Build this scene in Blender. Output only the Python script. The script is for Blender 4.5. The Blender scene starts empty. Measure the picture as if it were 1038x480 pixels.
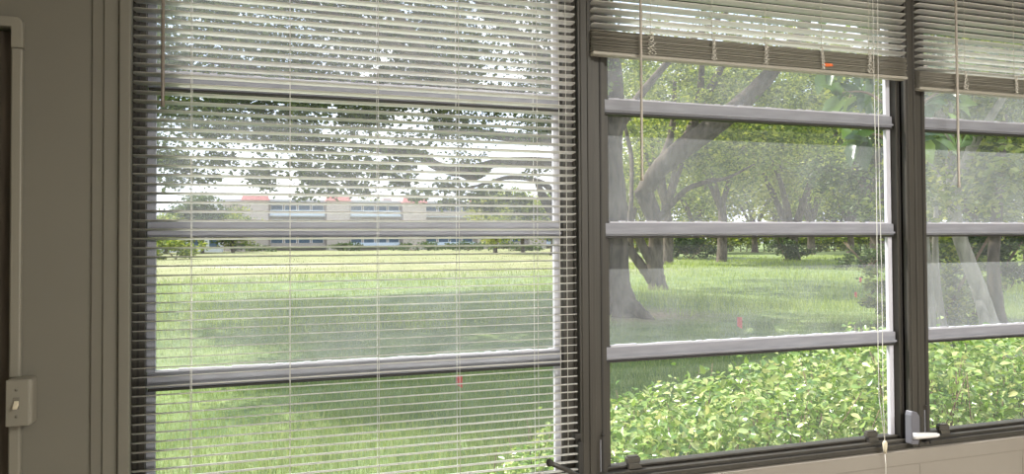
import bpy, math, random
import numpy as np
from mathutils import Vector
random.seed(7)
RNG = np.random.default_rng(11)
SC = bpy.context.scene
COL = SC.collection

# ------------------------------------------------------------------ camera
EYE = np.array([0.0, 0.0, 1.55])
F_PX, CX, PY = 750.0, 519.0, 230.04
YAW, PITCH, ROLL = 0.319875, 0.0194866, -0.00587394
_cy, _sy = math.cos(YAW), math.sin(YAW)
_fw = np.array([_sy, _cy, 0.0]); _rt = np.array([_cy, -_sy, 0.0]); _up = np.array([0, 0, 1.0])
FW = _fw * math.cos(PITCH) + _up * math.sin(PITCH)
_u2 = -_fw * math.sin(PITCH) + _up * math.cos(PITCH)
RT = _rt * math.cos(ROLL) + _u2 * math.sin(ROLL)
UP = -_rt * math.sin(ROLL) + _u2 * math.cos(ROLL)
cam_data = bpy.data.cameras.new('camera')
cam = bpy.data.objects.new('camera', cam_data); COL.objects.link(cam)
cam_data.sensor_width = 36.0
cam_data.lens = F_PX / 1038.0 * 36.0
cam_data.shift_y = -(240.0 - PY) / 1038.0
cam_data.clip_start = 0.02; cam_data.clip_end = 2000
from mathutils import Matrix
m = Matrix([[RT[0], UP[0], -FW[0], EYE[0]], [RT[1], UP[1], -FW[1], EYE[1]], [RT[2], UP[2], -FW[2], EYE[2]], [0, 0, 0, 1]])
cam.matrix_world = m
SC.camera = cam

# ------------------------------------------------------------------ light and exposure
SC.view_settings.view_transform = 'Standard'
SC.view_settings.look = 'None'
SC.view_settings.gamma = 1.0
SC.view_settings.use_curve_mapping = False
SC.view_settings.exposure = 0.65
SUN_DIR = Vector((-0.42, 0.45, 0.79)).normalized()      # towards the sun
SUN_E, SKY_E, LAMP_W = 5.5, 1.25, 78.0
GLOBE_W = 235.0
sd = bpy.data.lights.new('sun', 'SUN'); sd.energy = SUN_E; sd.angle = math.radians(0.6); sd.color = (1.0, 0.96, 0.88)
so = bpy.data.objects.new('sun', sd); COL.objects.link(so)
so.rotation_euler = SUN_DIR.to_track_quat('Z', 'Y').to_euler(); so.location = (0, 0, 30)
W = bpy.data.worlds.new('sky'); SC.world = W; W.use_nodes = True
nt = W.node_tree; nt.nodes.clear()
wo = nt.nodes.new('ShaderNodeOutputWorld'); bg = nt.nodes.new('ShaderNodeBackground'); bg.inputs['Strength'].default_value = SKY_E
tc = nt.nodes.new('ShaderNodeTexCoord'); sep = nt.nodes.new('ShaderNodeSeparateXYZ')
rp = nt.nodes.new('ShaderNodeValToRGB'); rp.color_ramp.elements[0].position = 0.0; rp.color_ramp.elements[0].color = (0.88, 0.93, 1, 1)
rp.color_ramp.elements[1].position = 0.8; rp.color_ramp.elements[1].color = (0.34, 0.56, 0.95, 1)
e = rp.color_ramp.elements.new(0.25); e.color = (0.66, 0.81, 1, 1)
nz = nt.nodes.new('ShaderNodeTexNoise'); nz.inputs['Scale'].default_value = 3.0; nz.inputs['Detail'].default_value = 6
cr = nt.nodes.new('ShaderNodeValToRGB'); cr.color_ramp.elements[0].position = 0.42; cr.color_ramp.elements[1].position = 0.6
mx = nt.nodes.new('ShaderNodeMixRGB'); mx.inputs[2].default_value = (1, 1, 1, 1)
nt.links.new(tc.outputs['Generated'], sep.inputs[0]); nt.links.new(sep.outputs['Z'], rp.inputs[0])
nt.links.new(tc.outputs['Generated'], nz.inputs['Vector']); nt.links.new(nz.outputs['Fac'], cr.inputs[0])
nt.links.new(cr.outputs[0], mx.inputs[0]); nt.links.new(rp.outputs[0], mx.inputs[1])
nt.links.new(mx.outputs[0], bg.inputs['Color']); nt.links.new(bg.outputs[0], wo.inputs['Surface'])

# ------------------------------------------------------------------ helpers
def ray(px, py):
    return RT * ((px - CX) / F_PX) - UP * ((py - PY) / F_PX) + FW
def at(px, py, Y):                       # point of the plane y = Y seen at a pixel
    d = ray(px, py); return EYE + d * (Y / d[1])
def P(px, py, Z):                        # point at depth Z along the view
    return EYE + ray(px, py) * Z
def G(px, Z, z=0.0):                     # ground point at depth Z below an image column
    p = P(px, 246, Z); p[2] = z; return p
def atx(px, Y, py=240): return float(at(px, py, Y)[0])
def atz(px, py, Y): return float(at(px, py, Y)[2])

def tag(o, label=None, cat=None, group=None, kind=None):
    if label: o['label'] = label
    if cat: o['category'] = cat
    if group: o['group'] = group
    if kind: o['kind'] = kind
    return o
def empty(name, loc=(0, 0, 0), label=None, cat=None, group=None, kind=None):
    o = bpy.data.objects.new(name, None); o.location = loc; o.empty_display_size = 0.1; COL.objects.link(o)
    return tag(o, label, cat, group, kind)

class MB:
    def __init__(s): s.v = []; s.f = []; s.smooth = []
    def add(s, vs, fs, smooth=False):
        b = len(s.v); s.v += [tuple(map(float, p)) for p in vs]; s.f += [tuple(i + b for i in f) for f in fs]
        s.smooth += [smooth] * len(fs); return s
    def box(s, x0, x1, y0, y1, z0, z1):
        if x0 > x1: x0, x1 = x1, x0
        if y0 > y1: y0, y1 = y1, y0
        if z0 > z1: z0, z1 = z1, z0
        vs = [(x0, y0, z0), (x1, y0, z0), (x1, y1, z0), (x0, y1, z0), (x0, y0, z1), (x1, y0, z1), (x1, y1, z1), (x0, y1, z1)]
        return s.add(vs, [(3, 2, 1, 0), (4, 5, 6, 7), (0, 1, 5, 4), (1, 2, 6, 5), (2, 3, 7, 6), (3, 0, 4, 7)])
    def tube(s, pts, rad, n=8, noise=0.0, cap=True):
        pts = [np.array(p, float) for p in pts]; k = len(pts)
        rad = [rad] * k if not hasattr(rad, '__len__') else list(rad)
        vs = []; prev = None
        for i, p in enumerate(pts):
            t = pts[min(i + 1, k - 1)] - pts[max(i - 1, 0)]; t /= (np.linalg.norm(t) + 1e-9)
            if prev is None:
                a = np.array([1.0, 0, 0]) if abs(t[0]) < 0.8 else np.array([0, 1.0, 0])
            else: a = prev
            u = a - t * (a @ t); u /= np.linalg.norm(u) + 1e-9; prev = u; w = np.cross(t, u)
            for j in range(n):
                th = 2 * math.pi * j / n; r = rad[i] * (1 + noise * random.uniform(-1, 1))
                vs.append(p + (u * math.cos(th) + w * math.sin(th)) * r)
        fs = [(i * n + j, i * n + (j + 1) % n, (i + 1) * n + (j + 1) % n, (i + 1) * n + j) for i in range(k - 1) for j in range(n)]
        if cap: fs += [tuple(range(n - 1, -1, -1)), tuple((k - 1) * n + j for j in range(n))]
        return s.add(vs, fs, True)
    def prism(s, poly, axis, a, b):      # extrude a 2D outline along an axis (0 x, 1 y, 2 z)
        n = len(poly)
        def pt(p, t):
            q = [0, 0, 0]; o = [i for i in range(3) if i != axis]; q[axis] = t; q[o[0]] = p[0]; q[o[1]] = p[1]; return q
        vs = [pt(p, a) for p in poly] + [pt(p, b) for p in poly]
        fs = [(i, (i + 1) % n, n + (i + 1) % n, n + i) for i in range(n)] + [tuple(range(n - 1, -1, -1)), tuple(range(n, 2 * n))]
        return s.add(vs, fs)
    def build(s, name, mat, parent=None, bevel=0.0, origin=None):
        me = bpy.data.meshes.new(name); o0 = np.zeros(3)
        if parent is not None:
            pm = parent
            while pm is not None: o0 = o0 + np.array(pm.location); pm = pm.parent
        vs = s.v
        loc = np.zeros(3)
        if parent is None and origin is not None: loc = np.array(origin, float)
        elif parent is not None and len(vs):
            loc = np.mean(np.array(vs), axis=0) - o0
        sh = o0 + loc
        me.from_pydata([(p[0] - sh[0], p[1] - sh[1], p[2] - sh[2]) for p in vs], [], s.f)
        me.polygons.foreach_set('use_smooth', s.smooth); me.update()
        o = bpy.data.objects.new(name, me); COL.objects.link(o); o.location = loc
        if mat: me.materials.append(mat)
        if parent is not None: o.parent = parent
        if bevel:
            bm = o.modifiers.new('bevel', 'BEVEL'); bm.width = bevel; bm.segments = 2; bm.limit_method = 'ANGLE'
        return o

def np_mesh(name, V, faces3=None, faces4=None, mat=None, parent=None, smooth=True):
    me = bpy.data.meshes.new(name)
    o0 = np.zeros(3); pm = parent
    while pm is not None: o0 = o0 + np.array(pm.location); pm = pm.parent
    loc = V.mean(axis=0) - o0; V = V - o0 - loc
    n3 = 0 if faces3 is None else len(faces3); n4 = 0 if faces4 is None else len(faces4)
    me.vertices.add(len(V)); me.vertices.foreach_set('co', V.astype(np.float32).ravel())
    me.loops.add(n3 * 3 + n4 * 4); me.polygons.add(n3 + n4)
    idx = np.concatenate(([faces3.ravel()] if n3 else []) + ([faces4.ravel()] if n4 else []))
    me.loops.foreach_set('vertex_index', idx.astype(np.int32))
    st = np.concatenate([np.arange(n3) * 3, n3 * 3 + np.arange(n4) * 4]).astype(np.int32)
    me.polygons.foreach_set('loop_start', st)
    me.polygons.foreach_set('use_smooth', np.full(n3 + n4, smooth))
    me.update(calc_edges=True)
    if mat: me.materials.append(mat)
    o = bpy.data.objects.new(name, me); COL.objects.link(o); o.location = loc
    if parent is not None: o.parent = parent
    return o

# ------------------------------------------------------------------ materials
def newmat(name):
    mt = bpy.data.materials.new(name); mt.use_nodes = True; t = mt.node_tree; t.nodes.clear()
    out = t.nodes.new('ShaderNodeOutputMaterial'); return mt, t, out
def pbr(name, col, rough=0.6, metal=0.0, var=0.0, scale=20.0, bump=0.0, stretch=None, spec=0.4):
    mt, t, out = newmat(name)
    b = t.nodes.new('ShaderNodeBsdfPrincipled'); b.inputs['Roughness'].default_value = rough; b.inputs['Metallic'].default_value = metal
    b.inputs['Specular IOR Level'].default_value = spec
    b.inputs['Base Color'].default_value = (*col, 1)
    if var or bump:
        tc = t.nodes.new('ShaderNodeTexCoord'); mp = t.nodes.new('ShaderNodeMapping')
        if stretch: mp.inputs['Scale'].default_value = stretch
        n = t.nodes.new('ShaderNodeTexNoise'); n.inputs['Scale'].default_value = scale; n.inputs['Detail'].default_value = 5
        t.links.new(tc.outputs['Object'], mp.inputs[0]); t.links.new(mp.outputs[0], n.inputs['Vector'])
        if var:
            r = t.nodes.new('ShaderNodeValToRGB')
            r.color_ramp.elements[0].position = 0.3; r.color_ramp.elements[1].position = 0.7
            r.color_ramp.elements[0].color = (*[c * (1 - var) for c in col], 1); r.color_ramp.elements[1].color = (*[min(1, c * (1 + var)) for c in col], 1)
            t.links.new(n.outputs['Fac'], r.inputs[0]); t.links.new(r.outputs[0], b.inputs['Base Color'])
        if bump:
            bp = t.nodes.new('ShaderNodeBump'); bp.inputs['Strength'].default_value = bump; bp.inputs['Distance'].default_value = 0.02
            t.links.new(n.outputs['Fac'], bp.inputs['Height']); t.links.new(bp.outputs[0], b.inputs['Normal'])
    t.links.new(b.outputs[0], out.inputs[0]); return mt
def leafmat(name, cols, trans=0.4, rough=0.5, spec=0.35):
    mt, t, out = newmat(name)
    g = t.nodes.new('ShaderNodeNewGeometry'); r = t.nodes.new('ShaderNodeValToRGB')
    k = len(cols); els = r.color_ramp.elements
    while len(els) < k: els.new(0.5)
    for i, c in enumerate(cols): els[i].position = i / max(1, k - 1); els[i].color = (*c, 1)
    t.links.new(g.outputs['Random Per Island'], r.inputs[0])
    b = t.nodes.new('ShaderNodeBsdfPrincipled'); b.inputs['Roughness'].default_value = rough; b.inputs['Specular IOR Level'].default_value = spec
    tr = t.nodes.new('ShaderNodeBsdfTranslucent'); mxs = t.nodes.new('ShaderNodeMixShader'); mxs.inputs[0].default_value = trans
    hs = t.nodes.new('ShaderNodeHueSaturation'); hs.inputs['Value'].default_value = 1.35; hs.inputs['Saturation'].default_value = 1.1; hs.inputs['Hue'].default_value = 0.49
    t.links.new(r.outputs[0], b.inputs['Base Color']); t.links.new(r.outputs[0], hs.inputs['Color']); t.links.new(hs.outputs[0], tr.inputs['Color'])
    t.links.new(b.outputs[0], mxs.inputs[1]); t.links.new(tr.outputs[0], mxs.inputs[2]); t.links.new(mxs.outputs[0], out.inputs[0])
    return mt
def hazemat(name, haze, col=(0.85, 0.86, 0.9), trans=0.6, grain=0.0, refl=0.008):
    mt, t, out = newmat(name)
    tp = t.nodes.new('ShaderNodeBsdfTransparent'); d = t.nodes.new('ShaderNodeBsdfDiffuse'); d.inputs[0].default_value = (*col, 1)
    tl = t.nodes.new('ShaderNodeBsdfTranslucent'); tl.inputs[0].default_value = (*col, 1)
    a = t.nodes.new('ShaderNodeMixShader'); a.inputs[0].default_value = trans
    t.links.new(d.outputs[0], a.inputs[1]); t.links.new(tl.outputs[0], a.inputs[2])
    c = t.nodes.new('ShaderNodeMixShader'); c.inputs[0].default_value = haze
    if grain:
        tc = t.nodes.new('ShaderNodeTexCoord'); n = t.nodes.new('ShaderNodeTexNoise'); n.inputs['Scale'].default_value = 9; n.inputs['Detail'].default_value = 8
        mr = t.nodes.new('ShaderNodeMapRange'); mr.inputs['From Min'].default_value = 0.3; mr.inputs['From Max'].default_value = 0.7
        mr.inputs['To Min'].default_value = haze * (1 - grain); mr.inputs['To Max'].default_value = haze * (1 + grain)
        t.links.new(tc.outputs['Object'], n.inputs['Vector']); t.links.new(n.outputs['Fac'], mr.inputs['Value']); t.links.new(mr.outputs[0], c.inputs[0])
    t.links.new(tp.outputs[0], c.inputs[1]); t.links.new(a.outputs[0], c.inputs[2])
    gl = t.nodes.new('ShaderNodeBsdfGlossy'); gl.inputs['Roughness'].default_value = 0.35
    e = t.nodes.new('ShaderNodeMixShader'); e.inputs[0].default_value = refl
    t.links.new(c.outputs[0], e.inputs[1]); t.links.new(gl.outputs[0], e.inputs[2]); t.links.new(e.outputs[0], out.inputs[0])
    return mt

M = {}
M['wall'] = pbr('painted_wall', (0.165, 0.155, 0.124), 0.7, var=0.05, scale=3, bump=0.05)
M['lower_wall'] = pbr('lower_wall_tone', (0.27, 0.245, 0.212), 0.65, var=0.05, scale=4, bump=0.05)  # paler and warmer than the wall beside it
M['casing'] = pbr('casing_paint', (0.18, 0.17, 0.138), 0.55, var=0.04, scale=6)
M['frame'] = pbr('taupe_aluminium', (0.062, 0.057, 0.048), 0.5, 0.1, var=0.15, scale=5, stretch=(3, 3, 0.5))
M['clip'] = pbr('dark_clip', (0.075, 0.07, 0.06), 0.5); M['dark'] = pbr('dark_gasket', (0.035, 0.033, 0.03), 0.6)
M['rail'] = pbr('grey_sash_aluminium', (0.30, 0.305, 0.345), 0.5, 0.0, var=0.12, scale=25, stretch=(0.4, 1, 3))
M['pale_lit'] = pbr('pale_sunlit_tone', (0.62, 0.62, 0.68), 0.5)  # pale tone with the sunlight on sash edges put into the colour
M['glass'] = hazemat('dusty_glass', 0.05, grain=0.3)
M['screen'] = hazemat('clouded_mesh_screen', 0.11, (0.80, 0.80, 0.86), 0.65, grain=0.35, refl=0.0)
M['screen_grey'] = hazemat('grey_mesh_screen', 0.24, (0.62, 0.63, 0.66), 0.65, grain=0.25, refl=0.0)
M['slat_rail'] = pbr('cream_rail_shaded_stack', (0.40, 0.375, 0.32), 0.45)
def slatmat():
    mt, t, out = newmat('cream_slat_vinyl')
    b = t.nodes.new('ShaderNodeBsdfPrincipled'); b.inputs['Base Color'].default_value = (0.86, 0.85, 0.81, 1); b.inputs['Roughness'].default_value = 0.4
    tr = t.nodes.new('ShaderNodeBsdfTranslucent'); tr.inputs[0].default_value = (0.86, 0.86, 0.85, 1)
    a = t.nodes.new('ShaderNodeMixShader'); a.inputs[0].default_value = 0.33
    t.links.new(b.outputs[0], a.inputs[1]); t.links.new(tr.outputs[0], a.inputs[2]); t.links.new(a.outputs[0], out.inputs[0]); return mt
M['slat'] = slatmat()
M['cord'] = pbr('white_cord', (0.75, 0.74, 0.70), 0.8)
M['tape'] = pbr('grey_ladder_cord', (0.66, 0.63, 0.56), 0.9, var=0.35, scale=150)
M['wand'] = pbr('smoky_wand_plastic', (0.22, 0.19, 0.16), 0.3)
M['wand_pale'] = pbr('pale_wand_plastic', (0.55, 0.50, 0.44), 0.3)
M['orange'] = pbr('orange_tape', (0.75, 0.16, 0.04), 0.5, var=0.3, scale=120)
M['plug'] = pbr('cream_plastic', (0.62, 0.56, 0.42), 0.45)
M['lever'] = pbr('lever_grey', (0.16, 0.16, 0.185), 0.4, 0.1)
M['lever_white'] = pbr('white_lever', (0.8, 0.79, 0.78), 0.4)
M['switch'] = pbr('beige_switch_plastic', (0.225, 0.21, 0.17), 0.45)
M['door'] = pbr('dark_brown_door', (0.085, 0.068, 0.052), 0.5, var=0.35, scale=6, stretch=(8, 8, 0.6))
M['floor'] = pbr('tile_floor', (0.42, 0.37, 0.30), 0.4, var=0.1, scale=4)
M['ceiling'] = pbr('ceiling_paint', (0.72, 0.70, 0.64), 0.8)
M['bark'] = pbr('grey_brown_bark', (0.115, 0.094, 0.075), 0.95, var=0.45, scale=5, bump=0.9, stretch=(1.6, 1.6, 0.5), spec=0.1)
M['bark_pale'] = pbr('pale_grey_bark', (0.33, 0.305, 0.26), 0.9, var=0.3, scale=6, bump=0.6, stretch=(2.5, 2.5, 0.4), spec=0.1)
M['twig'] = pbr('hedge_twig', (0.20, 0.14, 0.09), 0.9, var=0.3, scale=20)

# ------------------------------------------------------------------ room shell
WY = 1.73                                  # inner face of the window wall
WO = 1.82                                  # its outer face
RX0, RX1, RYB, RZ = -1.9, 4.4, -3.2, 2.55
SILL = 0.925; HEAD = 2.43
WIN = [(-0.231, 0.705), (0.862, 1.799), (1.951, 2.888)]    # visible glass, x range
OPEN0 = atx(131.5, WY); OPEN1 = 2.97
DOOR0, DOOR1, DOORH = -1.45, atx(9.5, WY), atz(5, 25, WY)
def struct(name, mb, mat, bevel=0): return tag(mb.build(name, mat, None, bevel), kind='structure')
w = MB()
w.box(RX0, DOOR0, WY, WO, 0, RZ); w.box(DOOR0, DOOR1, WY, WO, DOORH, RZ)
w.box(DOOR1, OPEN0, WY, WO, 0, RZ); w.box(OPEN0, OPEN1, WY, WO, HEAD, RZ)
w.box(OPEN1, RX1, WY, WO, 0, RZ)
struct('wall_front', w, M['wall'])
w = MB(); w.box(OPEN0, OPEN1, WY, WO, 0, SILL - 0.002)
wl = struct('wall_under_windows', w, M['lower_wall'])
# thin seams of the panelling under the windows
s = MB()
s.box(OPEN0, OPEN1, WY - 0.0015, WY, SILL - 0.045, SILL - 0.0425)
for x in (1.02, 1.435, 1.852, 2.27): s.box(x, x + 0.002, WY - 0.0012, WY, 0.1, SILL - 0.045)
struct('trim_3', s, pbr('panel_seam', (0.245, 0.22, 0.188), 0.8))
w = MB(); w.box(RX0 - 0.1, RX0, RYB, WO, 0, RZ); struct('wall_left', w, M['wall'])
w = MB(); w.box(RX1, RX1 + 0.1, RYB, WO, 0, RZ); struct('wall_right', w, M['wall'])
w = MB(); w.box(RX0 - 0.1, RX1 + 0.1, RYB - 0.1, RYB, 0, RZ); struct('wall_back', w, M['wall'])
w = MB(); w.box(RX0 - 0.1, RX1 + 0.1, RYB - 0.1, WO, -0.1, 0.0); struct('floor', w, M['floor'])
w = MB(); w.box(RX0 - 0.1, RX1 + 0.1, RYB - 0.1, WO + 0.02, RZ, RZ + 0.12); struct('ceiling', w, M['ceiling'])
xa, xb, xc, xd = atx(92.5, WY), atx(105, WY), atx(105.1, WY), atx(131.5, 1.712)
t = MB(); t.box(xa + 0.001, xb, WY - 0.005, WY, 0, RZ); struct('trim_1', t, M['wall'], 0.0015)
t = MB(); t.box(xc, atx(119.5, 1.715), WY - 0.009, WY, 0, RZ); t.box(atx(120.3, 1.715), xd, WY - 0.018, WY, 0, RZ); struct('trim_2', t, M['casing'], 0.002)
# dark brown door at the far left, set into the wall
d = empty('door_1', ((DOOR0 + DOOR1) / 2, WY + 0.05, 0), kind='structure')
b = MB(); b.box(DOOR0 + 0.003, DOOR1 - 0.003, WY + 0.03, WY + 0.07, 0.005, DOORH - 0.004); b.build('door_leaf', M['door'], d, 0.003)
b = MB(); b.tube([(DOOR0 + 0.07, WY + 0.03, 1.0), (DOOR0 + 0.07, WY - 0.02, 1.0), (DOOR0 + 0.17, WY - 0.025, 1.0)], 0.009, 10); b.build('door_handle', M['lever'], d)

# assumed ceiling lamp, added out of view to brighten the room
LX, LY = 1.9, -0.5
cl = empty('added_ceiling_lamp', (LX, LY, RZ), 'long white ceiling lamp added out of view to light the room', 'lamp')
b = MB(); b.box(LX - 0.62, LX + 0.62, LY - 0.12, LY + 0.12, RZ - 0.035, RZ - 0.001); b.build('added_lamp_body', M['pale_lit'], cl, 0.006)
ld = bpy.data.lights.new('added_ceiling_light', 'AREA'); ld.shape = 'RECTANGLE'; ld.size = 1.2; ld.size_y = 0.2; ld.energy = LAMP_W; ld.color = (1, 0.97, 0.91)
lo = bpy.data.objects.new('added_ceiling_light', ld); COL.objects.link(lo); lo.location = (LX, LY, RZ - 0.045)

# added globe floor lamp, unseen behind the viewer, to brighten blinds and jambs
gx_, gy_ = 1.0, -1.0
fl_ = empty('added_floor_lamp', (gx_, gy_, 0), 'floor lamp with a white glass globe added out of view behind the viewer', 'lamp')
b = MB(); b.tube([(gx_, gy_, 0.0), (gx_, gy_, 0.02), (gx_, gy_, 0.03)], [0.14, 0.14, 0.05], 24); b.build('base', M['dark'], fl_)
b = MB(); b.tube([(gx_, gy_, 0.02), (gx_, gy_, 1.46)], 0.012, 12); b.build('pole', M['dark'], fl_)
mt, t_, out_ = newmat('added_globe_glow'); em = t_.nodes.new('ShaderNodeEmission'); em.inputs[0].default_value = (1, 0.93, 0.82, 1); em.inputs[1].default_value = 3.0; t_.links.new(em.outputs[0], out_.inputs[0])
b = MB(); an = np.linspace(-math.pi / 2 + .05, math.pi / 2 - .05, 11); b.tube([(gx_, gy_, 1.55 + 0.10 * math.sin(a)) for a in an], [0.10 * math.cos(a) for a in an], 20); b.build('globe', mt, fl_)
pd = bpy.data.lights.new('added_floor_light', 'POINT'); pd.energy = GLOBE_W; pd.shadow_soft_size = 0.11; pd.color = (1, 0.97, 0.91)
po = bpy.data.objects.new('added_floor_light', pd); COL.objects.link(po); po.location = (gx_, gy_, 1.55)

# ------------------------------------------------------------------ windows
RAILZ = [1.55 + 0.3587, 1.55 + 0.0306, 1.55 - 0.2973]
PITCHZ = 0.328
POST = [(atx(587.3, 1.74), atx(600.5, 1.74)), (atx(920.5, 1.74), atx(931.2, 1.74))]
FY0, FY1 = 1.765, 1.797
def window(n, x0, x1, L, R):
    wn = empty('window_%d' % n, ((x0 + x1) / 2, 1.78, SILL), kind='structure')
    f = MB()
    # side jambs in two steps, head and sill
    f.box(L, x0 - 0.018, FY0, FY1, SILL, HEAD); f.box(L, x0 - 0.052, FY0 - 0.008, FY0, SILL, HEAD)
    f.box(x1 + 0.018, R, FY0, FY1, SILL, HEAD); f.box(x1 + 0.046, R, FY0 - 0.008, FY0, SILL, HEAD)
    f.box(L, R, FY0, FY1, 2.226, HEAD)
    f.box(L, R, 1.742, FY1 + 0.02, SILL, SILL + 0.014); f.box(L, R, 1.752, FY1, SILL + 0.014, SILL + 0.024)
    f.build('window_frame', M['frame'], wn, 0.0012)
    g = MB(); g.box(x1 + 0.026, x1 + 0.031, FY0 - 0.002, FY0, SILL + 0.02, HEAD - 0.03); g.box(x0 - 0.034, x0 - 0.029, FY0 - 0.002, FY0, SILL + 0.02, HEAD - 0.03)
    g.box(L, R, FY0 + 0.002, FY0 + 0.02, 2.208, 2.226)
    g.box(L, R, 1.7505, 1.752, SILL + 0.0145, SILL + 0.018)
    g.build('gasket', M['dark'], wn)
    # four awning sashes: a bottom rail, two stiles, its pane and a clouded screen
    tops = [RAILZ[0] + PITCHZ, RAILZ[0], RAILZ[1], RAILZ[2]]
    for k in range(4):
        zt = tops[k] - 0.021; last = k == 3
        zb = tops[k] - PITCHZ + (-0.017 if not last else 0.0)
        rt = zb + 0.034 if not last else 0.957
        if last: zb = SILL + 0.024
        s = MB()
        s.box(x0 - 0.016, x1 + 0.016, 1.776, 1.806, zb, rt)
        s.box(x0 - 0.016, x1 + 0.016, 1.770, 1.776, zb + 0.004, zb + 0.010)
        sash = s.build('awning_sash', M['rail'] if not last else M['frame'], wn, 0.0015)
        s = MB()
        q_ = MB(); q_.box(x0 - 0.018, x0, 1.784, 1.796, rt, zt); q_.build('stile', M['rail' if n == 1 else 'frame'], sash, 0.001); s.box(x1, x1 + 0.016, 1.784, 1.796, rt, zt)
        s.build('stile', M['pale_lit'], sash, 0.001)  # right stile paler than the left, sunlight put into its colour
        if not last:
            s = MB(); s.box(x0 - 0.014, x1 + 0.014, 1.774, 1.800, zb - 0.006, zb - 0.001); s.build('seal', M['dark'], sash)
            s = MB()
            nn = 60; xs = np.linspace(x0, x1, nn + 1)
            for i in range(nn):
                s.box(xs[i], xs[i + 1], 1.779, 1.790, rt, rt + 0.0035 + 0.0025 * random.random())
            s.build('rail_highlight', M['pale_lit'], sash)  # strip added along the rail top as its sun highlight
        s = MB(); s.add([(x0, 1.794, rt), (x1, 1.794, rt), (x1, 1.790, zt), (x0, 1.790, zt)], [(0, 1, 2, 3)]); s.build('pane', M['glass'], sash)
        if last: continue
        gap = (0.02, 0.055, 0.085)[k]
        s = MB(); s.add([(x0, 1.800, rt), (x1, 1.800, rt), (x1, 1.798, zt - gap), (x0, 1.798, zt - gap)], [(0, 1, 2, 3)]); s.build('screen', M['screen_grey' if n == 3 else 'screen'], sash)
    return wn
bounds = [(OPEN0, POST[0][0]), (POST[0][1], POST[1][0]), (POST[1][1], OPEN1)]
wins = [window(i + 1, *WIN[i], *bounds[i]) for i in range(3)]
for i, (a, c) in enumerate(POST):
    p = MB(); p.box(a, c, 1.742, FY1, SILL, HEAD)
    p.box(a + 0.006, a + 0.010, 1.7395, 1.742, SILL, HEAD); p.box(c - 0.011, c - 0.006, 1.7395, 1.742, SILL, HEAD)
    struct('trim_%d' % (4 + i), p, M['frame'], 0.0012)

def clip_part(win, px, py, wd=0.040):
    c = at(px, py, 1.762); x = c[0]; z = c[2]; b = MB()
    b.box(x - wd / 2, x + wd / 2, 1.760, 1.774, z - 0.004, z + 0.010); b.box(x - wd / 2 + 0.004, x + wd / 2 - 0.004, 1.761, 1.774, z + 0.010, z + 0.014)
    b.prism([(x - wd / 2 + 0.004, z - 0.004), (x + wd / 2 - 0.004, z - 0.004), (x + wd / 2 + 0.006, z - 0.020), (x - wd / 2 + 0.006, z - 0.020)], 1, 1.758, 1.774)
    b.build('sash_clip', M['clip'], win, 0.0015)
clip_part(wins[1], 642, 467); clip_part(wins[1], 884, 441); clip_part(wins[2], 957, 434)
# crank handle low in the left window
def tubes(*segs):
    b = MB()
    for pts, r, n in segs: b.tube(pts, r, n)
    return b
k0, k1, k2 = at(557, 468.5, 1.66), at(577, 477, 1.69), at(592, 485, 1.715)
b = tubes(([k0, k1, k2, at(594, 492, 1.745)], [0.006, 0.006, 0.007, 0.010], 10)); ck = b.build('crank_handle', pbr('black_crank', (0.05, 0.047, 0.042), 0.4), wins[0])
b = MB(); kk = k0; b.tube([kk + np.array([-0.004, -0.004, 0.002]), kk, kk + np.array([0.006, 0.005, -0.002])], [0.006, 0.0095, 0.007], 12); b.build('knob', M['dark'], ck)
b = MB(); c = at(587, 455, 1.742); b.box(c[0] - 0.008, c[0] + 0.006, 1.728, 1.742, SILL, c[2] + 0.02); cb = at(584.5, 441, 1.73)
b.box(cb[0] - 0.008, cb[0] + 0.008, 1.722, 1.742, cb[2] - 0.008, cb[2] + 0.006); b.build('crank_bracket', M['dark'], wins[0], 0.002)
# pale lever on the second post
c = at(923.5, 433, 1.735); x, z = c[0], c[2]
b = MB(); prof = [(x - 0.016, z - 0.045), (x + 0.012, z - 0.047), (x + 0.017, z - 0.02), (x + 0.017, z + 0.035), (x + 0.008, z + 0.048), (x - 0.012, z + 0.053), (x - 0.016, z + 0.04)]
b.prism(prof, 1, 1.718, 1.742); lev = b.build('operator_plate', M['lever'], wins[2], 0.003)
b = MB(); b.prism([(x + 0.017, z - 0.03), (x + 0.03, z - 0.03), (x + 0.030, z + 0.03), (x + 0.017, z + 0.043)], 1, 1.724, 1.742); b.build('plate_back', M['dark'], lev)
a0, a1 = at(926, 441.5, 1.715), at(949, 440.5, 1.715)
b = MB(); b.tube([a0, (a0 + a1) / 2, a1, a1 + (a1 - a0) * 0.12], [0.010, 0.009, 0.007, 0.004], 12); b.build('lever_arm', M['lever_white'], lev)
for px_, py_ in ((938, 448), (943, 447.5)):
    c = at(px_, py_, 1.742); b = MB(); b.tube([c, c + np.array([0, -0.0025, 0])], 0.004, 10); b.build('screw', M['dark'], wins[2])
for wi, px_, py_ in ((1, 611, 440.5), (2, 938.5, 411)):
    c = at(px_, py_, 1.757); b = MB(); b.tube([c, c + np.array([0, -0.0025, 0])], 0.0045, 10); b.build('screw', M['dark'], wins[wi])
    b = MB(); b.box(c[0] - 0.008, c[0] - 0.006, 1.754, 1.757, SILL + 0.03, c[2] - 0.012); b.build('track_edge', M['rail'], wins[wi])

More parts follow.
